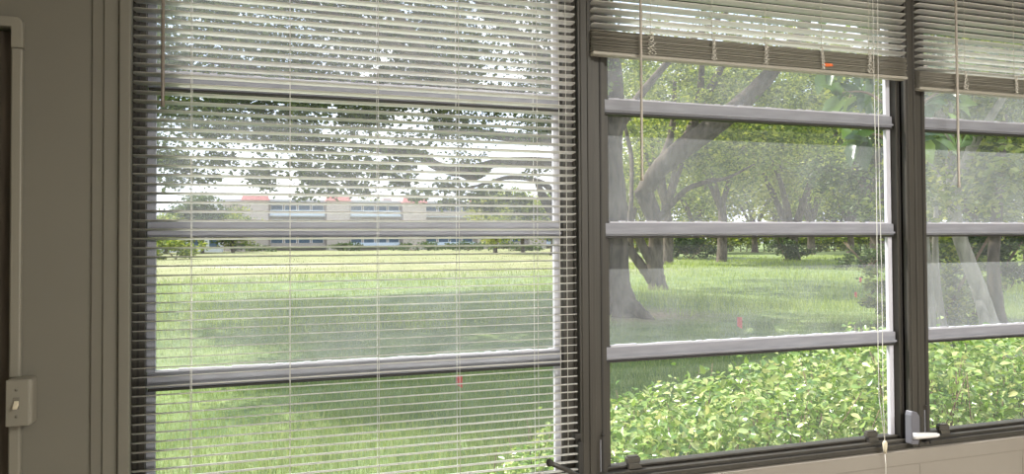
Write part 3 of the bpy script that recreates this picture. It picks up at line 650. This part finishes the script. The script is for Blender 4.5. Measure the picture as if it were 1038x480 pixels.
for i in range(30): lv.append(clump(P(r.uniform(620, 900), r.uniform(45, 150), Z2 + r.uniform(2, 6)), (1.3, 1.3, .9), 330, r, None, .3))
for i in range(14): lv.append(clump(P(r.uniform(640, 860), r.uniform(-170, 0), Z2 + r.uniform(-3, 3)), (2, 2, 1.3), 420, r, None, .4))
finish_tree(t2, tr, br, lv, 0.14, M['bark'], LEAF_MID, r, flat=0.3)

def bg_tree(label, px, Z, H, crown, base, nl, lsize, trad, leafm, seed, bark='bark', group=None, fork=0.35, name='tree', shift=0.0):
    r = np.random.default_rng(seed); random.seed(seed)
    g = G(px, Z); g[2] = float(hgt(g[0], g[1])); root = empty(name, tuple(g), label, 'tree', group)
    tr = MB(); br = MB(); fk = H * fork
    cx_ = g + np.array([shift, 0, 0])
    limb(tr, [g + [0, 0, -.2], g + [trad * .1, 0, .3], g + [r.uniform(-.15, .15), r.uniform(-.1, .1), fk * .6], g + [r.uniform(-.2, .2), 0, fk]], [trad * 1.5, trad, trad * .85, trad * .8], 10)
    top = g + np.array([0, 0, fk])
    for i in range(5):
        a = i * 1.26 + r.uniform(-.4, .4); d = np.array([math.cos(a) * crown * .62, math.sin(a) * crown * .62, 0])
        limb(br, [top - [0, 0, .2], top + d * .35 + [0, 0, (H - fk) * .25], top + d + [shift * .8, 0, (H - fk) * r.uniform(.45, .75)]], [trad * .6, trad * .38, trad * .1], 7, 0.05, 4)
    lv = []; nb = 26; per = nl // nb
    for i in range(nb):
        d = r.normal(size=3); d /= np.linalg.norm(d); q = r.random() ** .35
        c = np.array([cx_[0] + d[0] * crown * .8 * q, g[1] + d[1] * crown * .8 * q, (H + base) / 2 + d[2] * (H - base) * .42 * q])
        lv.append(clump(c, (crown * .3, crown * .3, (H - base) * .16), per, r, None, lsize * 1.7))
    finish_tree(root, tr, br, lv, lsize, M[bark], leafm, r, flat=0.35)
    return root
BGT = [
 ('slim tree behind the low forked stems in the middle window', 676, 48, 11, 4.2, 4.2, 6500, .27, .36, LEAF_MID, .35),
 ('straight slim trunked tree left of centre in the middle window', 731, 52, 11.5, 5.0, 4.4, 7500, .28, .36, LEAF_MID, .34),
 ('spreading tree in the middle window with low branches and dark shrub round its trunk', 803, 55, 12.5, 6.5, 3.6, 9500, .30, .50, LEAF_YEL, .16),
 ('far tree just right of the spreading tree with the shrub', 822, 78, 13, 5.8, 4.0, 6500, .34, .42, LEAF_MID, .25),
 ('dark trunked tree by the right jamb of the middle window', 888, 40, 10.5, 4.6, 3.0, 8000, .26, .40, LEAF_DRK, .3),
 ('distant pale tree between the straight trunks of the middle window', 765, 95, 13, 7.5, 2.5, 7000, .40, .40, LEAF_YEL, .2),
 ('distant tree behind the leaning stem of the forked tree', 705, 88, 14, 7.5, 3.2, 7000, .40, .40, LEAF_MID, .2),
 ('distant tree at the right end of the lawn in the middle window', 862, 85, 14, 8, 2.8, 8000, .38, .40, LEAF_MID, .2),
 ('broad tree on the lawn edge seen low through the right window', 985, 38, 10, 5.5, 2.8, 8500, .26, .35, LEAF_MID, .25),
 ('tree at the far right edge of the right window', 1046, 30, 9.5, 4.6, 2.2, 8000, .24, .32, LEAF_DRK, .25),
 ('distant tree just right of the second window post', 945, 66, 12, 6.5, 2.4, 7500, .34, .40, LEAF_MID, .2),
 ('thin distant tree directly right of the big trunk in the middle window', 640, 66, 11, 5.0, 3.0, 5500, .34, .3, LEAF_YEL, .3),
]
BGT += [
 ('background tree low on the skyline left of the slim trunk, middle window', 712, 120, 15, 9, 0.6, 8000, .50, .4, LEAF_MID, .2),
 ('background tree low on the skyline behind the spreading tree', 790, 125, 17, 10, 0.6, 9000, .52, .4, LEAF_YEL, .2),
 ('background tree low on the skyline right of the spreading tree', 850, 118, 17, 10, 0.6, 9000, .52, .4, LEAF_MID, .2),
 ('background tree on the skyline behind the second window post', 925, 110, 18, 10, 0.4, 9000, .50, .4, LEAF_MID, .2),
 ('background tree on the skyline in the right window', 1000, 100, 18, 10, 0.4, 9000, .48, .4, LEAF_YEL, .2),
 ('background tree on the skyline just right of the big trunk', 645, 125, 13, 8, 0.6, 7000, .50, .4, LEAF_YEL, .2),
]
for i, (lb, px, Z, H, cr_, ba, nl, ls, trd, lm, fk) in enumerate(BGT):
    bg_tree(lb, px, Z, H * 1.3, cr_ * 1.1, ba * .95, int(nl * 1.35), ls, trd, lm, 100 + i, fork=fk / 1.3, group='trees behind the lawn')
FART = [
 ('wide round tree standing before the left end of the long building', 205, 118, 9.4, 6.6, 0.8, 11000, .50, LEAF_DRK),
 ('low round tree leftmost before the long building', 168, 112, 6.5, 4.0, 0.6, 5400, .45, LEAF_MID),
 ('small round tree next to the first red roofed bay of the building', 236, 120, 7.6, 3.8, 0.8, 5200, .40, LEAF_MID),
 ('bushy pale tree hiding the right end of the long building', 530, 92, 8.2, 4.6, 0.6, 5200, .36, LEAF_MID),
 ('grey green tree before the right end of the building beside the limb', 502, 100, 9.2, 3.6, 0.8, 4200, .36, LEAF_YEL),
 ('tree just left of the big double trunk, behind the field', 560, 84, 9.0, 4.4, 0.8, 5000, .34, LEAF_MID),
 ('pale green treetop showing above the building roof', 372, 172, 13.5, 4.2, 4.0, 2600, .5, LEAF_YEL),
]
for i, (lb, px, Z, H, cr_, ba, nl, ls, lm) in enumerate(FART):
    bg_tree(lb, px, Z, H, cr_, ba, nl, ls, .28, lm, 140 + i, fork=.3, group='trees near the long building')
# dark shrubs at trunks
def bush(label, px, Z, w, h, nl, ls, lm, seed, name='bush', group=None):
    r = np.random.default_rng(seed); g = G(px, Z); g[2] = float(hgt(g[0], g[1])); root = empty(name, tuple(g), label, 'bush', group)
    st = MB()
    for i in range(6):
        a = r.uniform(0, 6.28); st.tube([g + [0, 0, -.05], g + [math.cos(a) * w * .2, math.sin(a) * w * .2, h * .45], g + [math.cos(a) * w * .38, math.sin(a) * w * .38, h * .8]], [.03, .02, .008], 5)
    st.build('stems', M['twig'], root)
    lv = [clump(g + np.array([r.uniform(-.38, .38) * w, r.uniform(-.3, .3) * w, h * r.uniform(.15, .72)]), (w * .22, w * .22, h * .22), nl // 9, r, None, ls * .9) for _ in range(9)]
    C = np.concatenate(lv); C[:, 2] = np.maximum(C[:, 2], g[2] + .04); V, F = leaf_mesh(C, ls, r, flat=.35); np_mesh('foliage', V, F, None, lm, root, smooth=False)
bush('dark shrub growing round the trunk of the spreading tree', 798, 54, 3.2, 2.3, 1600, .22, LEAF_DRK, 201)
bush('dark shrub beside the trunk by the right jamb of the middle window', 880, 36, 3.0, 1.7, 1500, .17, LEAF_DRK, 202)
bush('dark round shrub at the lawn edge right of the slim trunk', 700, 62, 6.5, 2.6, 2200, .26, LEAF_DRK, 203)
bush('leafy shrub at the far left of the field under the leftmost trees', 178, 74, 5.0, 2.2, 2000, .28, LEAF_MID, 204)
bush('thin shrub on the lawn seen beside the pale leaning trunk', 1020, 22, 2.4, 1.9, 1200, .12, LEAF_MID, 205)
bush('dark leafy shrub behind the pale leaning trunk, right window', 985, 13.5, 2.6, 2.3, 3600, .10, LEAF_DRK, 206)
bush('dark leafy shrub directly right of the second window post behind the hedge', 948, 12.0, 2.0, 1.9, 3000, .10, LEAF_MID, 207)
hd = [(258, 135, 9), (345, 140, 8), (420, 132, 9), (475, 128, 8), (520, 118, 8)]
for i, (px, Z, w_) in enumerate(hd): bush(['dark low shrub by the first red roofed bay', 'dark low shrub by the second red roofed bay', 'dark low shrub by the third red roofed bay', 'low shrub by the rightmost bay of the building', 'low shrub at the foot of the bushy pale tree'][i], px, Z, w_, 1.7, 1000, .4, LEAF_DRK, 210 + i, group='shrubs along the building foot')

# --- pale barked tree close behind the hedge in the right window
r = np.random.default_rng(31); Z8 = 9.6
t8 = empty('pale_tree', tuple(G(1010, Z8)), 'pale barked tree with leaning stems behind the hedge in the right window', 'tree')
tr = MB()
limb(tr, [G(1014, Z8, -.1), P(1012, 355, Z8), P(1003, 325, Z8), P(994, 298, Z8), P(983, 268, Z8), P(973, 240, Z8), P(966, 200, Z8), P(962, 130, Z8), P(960, 40, Z8)], [.20, .17, .10, .095, .09, .085, .07, .055, .04], 12)
dk = MB(); limb(dk, [G(1018, Z8 + .3, -.1), P(1015, 352, Z8 + .3), P(1010, 315, Z8 + .3), P(1007, 270, Z8 + .3), P(1010, 220, Z8 + .4), P(1016, 130, Z8 + .5), P(1020, 20, Z8 + .5)], [.24, .18, .10, .075, .07, .06, .04], 12)
limb(tr, [G(1022, Z8 - .2, -.1), P(1008, 345, Z8 - .2), P(998, 322, Z8 - .2), P(992, 305, Z8 - .1)], [.2, .13, .07, .05], 10)
dk.build('trunk', M['bark'], t8)
for pts_ in ([G(962, Z8 + .6, -.1), P(956, 330, Z8 + .6), P(950, 290, Z8 + .6), P(948, 245, Z8 + .6), P(950, 190, Z8 + .6)], [G(940, Z8 + .9, -.1), P(945, 330, Z8 + .9), P(942, 280, Z8 + .9), P(938, 230, Z8 + .9), P(936, 170, Z8 + .9)]):
    limb(tr, pts_, [.07, .055, .05, .04, .02], 9)
br = MB()
limb(br, [P(966, 200, Z8), P(985, 150, Z8 - .5), P(1010, 110, Z8 - 1), P(1035, 70, Z8 - 1.4)], [.07, .06, .04, .02], 8)
limb(br, [P(962, 130, Z8), P(930, 90, Z8 - .8), P(895, 70, Z8 - 1.6), P(860, 70, Z8 - 2.2)], [.06, .05, .035, .012], 8)
limb(br, [P(966, 210, Z8), P(952, 180, Z8 + .5), P(935, 150, Z8 + .9)], [.05, .035, .015], 8)
lv = []
for i in range(120):
    px = r.uniform(905, 1120); py = r.uniform(-70, 245); Z = Z8 + r.uniform(-1.8, 3.5) + max(0, (py - 190) / 25)
    lv.append(clump(P(px, py, Z), (.55, .55, .38), 210, r, None, .14))
finish_tree(t8, tr, br, lv, 0.11, M['bark_pale'], LEAF_MID, r, flat=.3)
# --- large leaved climber hanging at the upper right of the middle window
r = np.random.default_rng(33)
Zc = 5.6
cb_ = empty('large_leaved_plant', tuple(G(925, Zc)), 'plant with big glossy leaves hanging at the upper right of the middle window', 'plant')
st = MB()
limb(st, [G(932, Zc, -.1), P(928, 380, Zc), P(924, 260, Zc), P(918, 160, Zc), P(908, 80, Zc), P(900, 0, Zc)], [.05, .045, .04, .035, .03, .02], 9)
ends = []
for (px0, py0, px1, py1) in [(914, 120, 845, 95), (908, 80, 835, 68), (905, 50, 850, 120), (918, 160, 862, 140), (905, 60, 880, 30), (914, 120, 1000, 90), (918, 150, 985, 135), (904, 30, 960, 20), (908, 80, 1040, 60), (902, 10, 830, 20)]:
    a, b_ = P(px0, py0, Zc), P(px1, py1, Zc + r.uniform(-.5, .6)); m_ = (a + b_) / 2 + [0, 0, .1]
    limb(st, [a, m_, b_], [.014, .009, .004], 6, 0.03, 5); ends.append((a, m_, b_))
st.build('branches', M['twig'], cb_)
C = []; A = []; U = []
for a, m_, b_ in ends:
    for k in range(15):
        u = r.uniform(.1, 1.0); p = (1 - u) ** 2 * a + 2 * u * (1 - u) * m_ + u * u * b_
        d = (b_ - a); d /= np.linalg.norm(d); d = d * .6 + r.normal(size=3) * .6; d[2] -= .55
        C.append(p); A.append(d); U.append(r.normal(size=3) * .5 + [0, -.3, .8])
V, F = broad_leaf_mesh(np.array(C), np.array(A), np.array(U), 0.19, r, 0.55)
np_mesh('foliage', V, None, F, leafmat('big_leaf', [(0.045, 0.09, 0.025), (0.075, 0.14, 0.035), (0.11, 0.19, 0.05), (0.30, 0.42, 0.08)], 0.33, 0.3, 0.6), cb_)

# ------------------------------------------------------------------ hedge along the house
r = np.random.default_rng(41)
hx0, hx1, hy0, hy1 = 1.25, 7.2, 2.75, 4.35
def htop(x, y): return np.interp(x, [1.2, 1.45, 1.7, 2.2, 2.7, 3.2, 3.8, 4.3, 5.0, 6, 7.5], [.22, .42, .62, .74, .82, .92, 1.0, .93, .86, .9, .9]) + .07 * noise2(x * 4, y * 4, 77)
hg = empty('hedge', ((hx0 + hx1) / 2, (hy0 + hy1) / 2, 0), 'bright green broad leaved hedge growing under the middle and right windows', 'hedge')
random.seed(5); st = MB()
for i in range(240):
    x = r.uniform(hx0, hx1); y = r.uniform(hy0, hy1); t_ = float(htop(x, y)) * r.uniform(.7, 1.0)
    st.tube([(x, y, -.03), (x + r.uniform(-.06, .06), y + r.uniform(-.06, .06), t_ * .5), (x + r.uniform(-.14, .14), y + r.uniform(-.14, .14), t_)], [.006, .004, .002], 5)
tag(st.build('stems', M['twig'], hg), kind='stuff')
n = 42000
x = r.uniform(hx0 - .1, hx1, n); y = r.uniform(hy0 - .1, hy1 + .1, n); T = htop(x, y)
edge = np.minimum.reduce([(x - hx0 + .12) / .45, (y - hy0 + .12) / .4, (hy1 + .12 - y) / .4]); T = T * np.clip(edge, .25, 1) ** .5
u = r.random(n) ** .55; z = T * (.12 + .88 * u)
sp_ = r.random(n) < .05; z = z + sp_ * r.random(n) * .14         # shoots standing above the rest
ok = r.random(n) < np.clip(.75 + .5 * noise2(x * 3.1, y * 3.1 + z * 4, 55), .15, 1)
C = np.stack([x, y, z], 1)[ok]; n = len(C)
A = r.normal(size=(n, 3)) + np.array([0, -.35, .15]); A[:, 2] *= .6
U = r.normal(size=(n, 3)) * .6 + np.array([0, -.15, 1.0])
V, F = broad_leaf_mesh(C, A, U, 0.047, r, 0.60)
np_mesh('foliage', V, None, F, leafmat('hedge_leaf', [(0.10, 0.19, 0.04), (0.18, 0.30, 0.06), (0.29, 0.41, 0.10), (0.42, 0.52, 0.20), (0.60, 0.60, 0.24)], 0.30, 0.27, 0.75), hg)

# ------------------------------------------------------------------ hedgerow closing the lawn far off
r = np.random.default_rng(51); pa, pb_ = G(600, 100), G(1075, 100)
hw = empty('hedgerow', tuple((pa + pb_) / 2), 'long dark hedgerow closing off the far end of the lawn', 'hedge')
st = MB(); lv = []
for i in range(80):
    c = pa + (pb_ - pa) * ((i + r.random()) / 80) + np.array([0, r.uniform(-1.5, 1.5), 0]); h = r.uniform(2.6, 4.6)
    st.tube([c + [0, 0, -.1], c + [.1, 0, h * .8]], [.08, .03], 5); lv.append(clump(c + [0, 0, h * .5], (1.5, 1.2, h * .45), 240, r, None, .5))
tag(st.build('stems', M['twig'], hw), kind='stuff'); C = np.concatenate(lv); C[:, 2] = np.maximum(C[:, 2], .1)
V, F = leaf_mesh(C, .45, r, flat=.3); np_mesh('foliage', V, F, None, LEAF_MID, hw, smooth=False)

# ------------------------------------------------------------------ marker flags
M['flag'] = pbr('red_flag_film', (0.62, 0.10, 0.09), 0.5)
def flag(px, py, h, label):
    Z = 1.55 * F_PX / (py - 245.0); g = P(px, py, Z); g[2] = float(hgt(g[0], g[1]))
    root = empty('marker_flag', tuple(g), label, 'marker flag', 'red marker flags in the grass')
    b = MB(); b.tube([g + [0, 0, -.03], g + [.004, 0, h]], .0022, 5); b.build('wire', M['rail'], root)
    b = MB(); nn = 6; vs = []; fw_ = h * .62
    for j in range(nn + 1):
        u = j / nn; q = .012 * math.sin(u * 5)
        vs += [g + [.004 + u * fw_ * .6, q, h - u * .03 * h], g + [.004 + u * fw_ * .6, q, h * .42 - u * .22 * h], g + [.004 + u * fw_ * .6, q + .0012, h - u * .03 * h], g + [.004 + u * fw_ * .6, q + .0012, h * .42 - u * .22 * h]]
    fs = []
    for j in range(nn):
        k = j * 4; fs += [(k, k + 1, k + 5, k + 4), (k + 2, k + 6, k + 7, k + 3), (k, k + 4, k + 6, k + 2), (k + 1, k + 3, k + 7, k + 5)]
    b.add(vs, fs); b.build('cloth', M['flag'], root)
flag(747, 337, .26, 'red marker flag in the shaded grass at the centre of the middle window')
flag(866, 303, .22, 'red marker flag in the sunny grass at the right of the middle window')
flag(871, 292, .26, 'small red marker flag farthest off in the sunny strip of lawn')
flag(462, 398, .17, 'red marker flag in long grass behind the lowered blind')

# ------------------------------------------------------------------ the long building across the field
BYD = 152.0
bz = lambda px, py: float(at(px, py, BYD)[2]); bx = lambda px: atx(px, BYD, 220)
M['stucco'] = pbr('beige_stucco', (0.42, 0.37, 0.34), 0.9, var=0.06, scale=0.5); M['tower'] = pbr('pink_beige_stucco', (0.50, 0.43, 0.39), 0.9, var=0.05, scale=0.5)
M['redroof'] = pbr('red_roof_tile', (0.74, 0.32, 0.29), 0.8, var=0.12, scale=1.5); M['bpane'] = pbr('blue_grey_pane', (0.10, 0.15, 0.22), 0.25)
M['brail'] = pbr('pale_blue_balcony', (0.60, 0.68, 0.80), 0.6); M['bslab'] = pbr('grey_roof_slab', (0.45, 0.45, 0.47), 0.8); M['white'] = pbr('white_paint', (0.8, 0.8, 0.8), 0.6)
X0, X1 = bx(225), bx(600); top = bz(300, 204.5)
bd = empty('apartment_building', ((X0 + X1) / 2, BYD + 6, 0), 'long low beige apartment building with red roofed bays across the field', 'building')
b = MB(); b.box(X0, X1, BYD + 1.6, BYD + 14, -.2, top); b.build('wall', M['stucco'], bd)
b = MB(); b.box(X0 - .4, X1 + .4, BYD + .2, BYD + 14.4, top, top + .45); b.build('roof_slab', M['bslab'], bd)
tw = [(246, 272), (331, 354), (408, 431), (483, 492), (535, 552)]
tops = [197.5, 198.5, 200.5, 202, 203]
for (a, c), ty in zip(tw, tops):
    p0, p1 = bx(a), bx(c); zt_ = bz((a + c) / 2, ty)
    b = MB(); b.box(p0, p1, BYD - 1.0, BYD + 6, -.2, zt_ - 1.0); o = b.build('stair_tower', M['tower'], bd)
    b = MB(); b.add([(p0 - .3, BYD - 1.4, zt_ - 1.05), (p1 + .3, BYD - 1.4, zt_ - 1.05), (p1 + .3, BYD + 6.3, zt_ - 1.05), (p0 - .3, BYD + 6.3, zt_ - 1.05), (p0 + .2, BYD - .9, zt_ + .25), (p1 - .2, BYD - .9, zt_ + .25), (p1 - .2, BYD + 5.5, zt_ + .25), (p0 + .2, BYD + 5.5, zt_ + .25)], [(3, 2, 1, 0), (4, 5, 6, 7), (0, 1, 5, 4), (1, 2, 6, 5), (2, 3, 7, 6), (3, 0, 4, 7)]); b.build('tower_roof', M['redroof'], o)
bays = [(272, 331), (354, 408), (431, 483), (492, 535), (552, 600)]
fl = [(top - 2.55, 2.0), (top - 5.5, 2.1), (top - 8.6, 2.1)]
for bi, (a, c) in enumerate(bays):
    p0, p1 = bx(a) + .3, bx(c) - .3
    for fi, (z0, hh) in enumerate(fl):
        b = MB(); b.box(p0 - .2, p1 + .2, BYD, BYD + 1.6, z0 - .35, z0 - .12); sl = b.build('balcony', M['bslab'], bd)
        b = MB(); b.box(p0, p1, BYD + .02, BYD + .10, z0 - .12, z0 + (.95, .35, .5)[fi]); b.build('balcony_rail', M['brail'] if (bi + fi) % 3 != 2 else M['stucco'], sl)
        nw = max(3, int((p1 - p0) / 2.3)); wx = (p1 - p0) / nw
        for k in range(nw):
            b = MB(); q0 = p0 + k * wx + .15; q1 = p0 + (k + 1) * wx - .15; b.box(q0, q1, BYD + 1.5, BYD + 1.62, z0, z0 + hh)
            wn_ = b.build('window', M['white'], bd); b = MB(); b.box(q0 + .12, q1 - .12, BYD + 1.45, BYD + 1.52, z0 + .1, z0 + hh - .1); b.build('pane', M['bpane'], wn_)
for (a, ztop_) in ((340, 192), (392, 199)):
    b = MB(); b.box(bx(a), bx(a + 9), BYD + 5, BYD + 8, top, bz(a, ztop_)); b.build('roof_block', M['tower'], bd)
# white wall with a low pitched roof seen beneath the trees on the left
hx0_, hx1_ = atx(120, 140.0, 220), atx(224, 140.0, 220)
hs = empty('white_house', ((hx0_ + hx1_) / 2, 143, 0), 'low white house under the round trees left of the long building', 'building')
b = MB(); b.box(hx0_, hx1_, 140, 148, -.2, float(at(190, 219, 140)[2])); b.build('wall', M['white'], hs)
zr = float(at(190, 219, 140)[2]); b = MB(); b.prism([(139.4, zr), (148.6, zr), (144, zr + 1.8)], 0, hx0_ - .5, hx1_ + .5); b.build('roof', M['bslab'], hs)
for k in range(6):
    q = hx0_ + (k + .3) * (hx1_ - hx0_) / 6; b = MB(); b.box(q, q + 1.3, 139.93, 140.05, .9, 2.4); b.build('window', M['bpane'], hs)
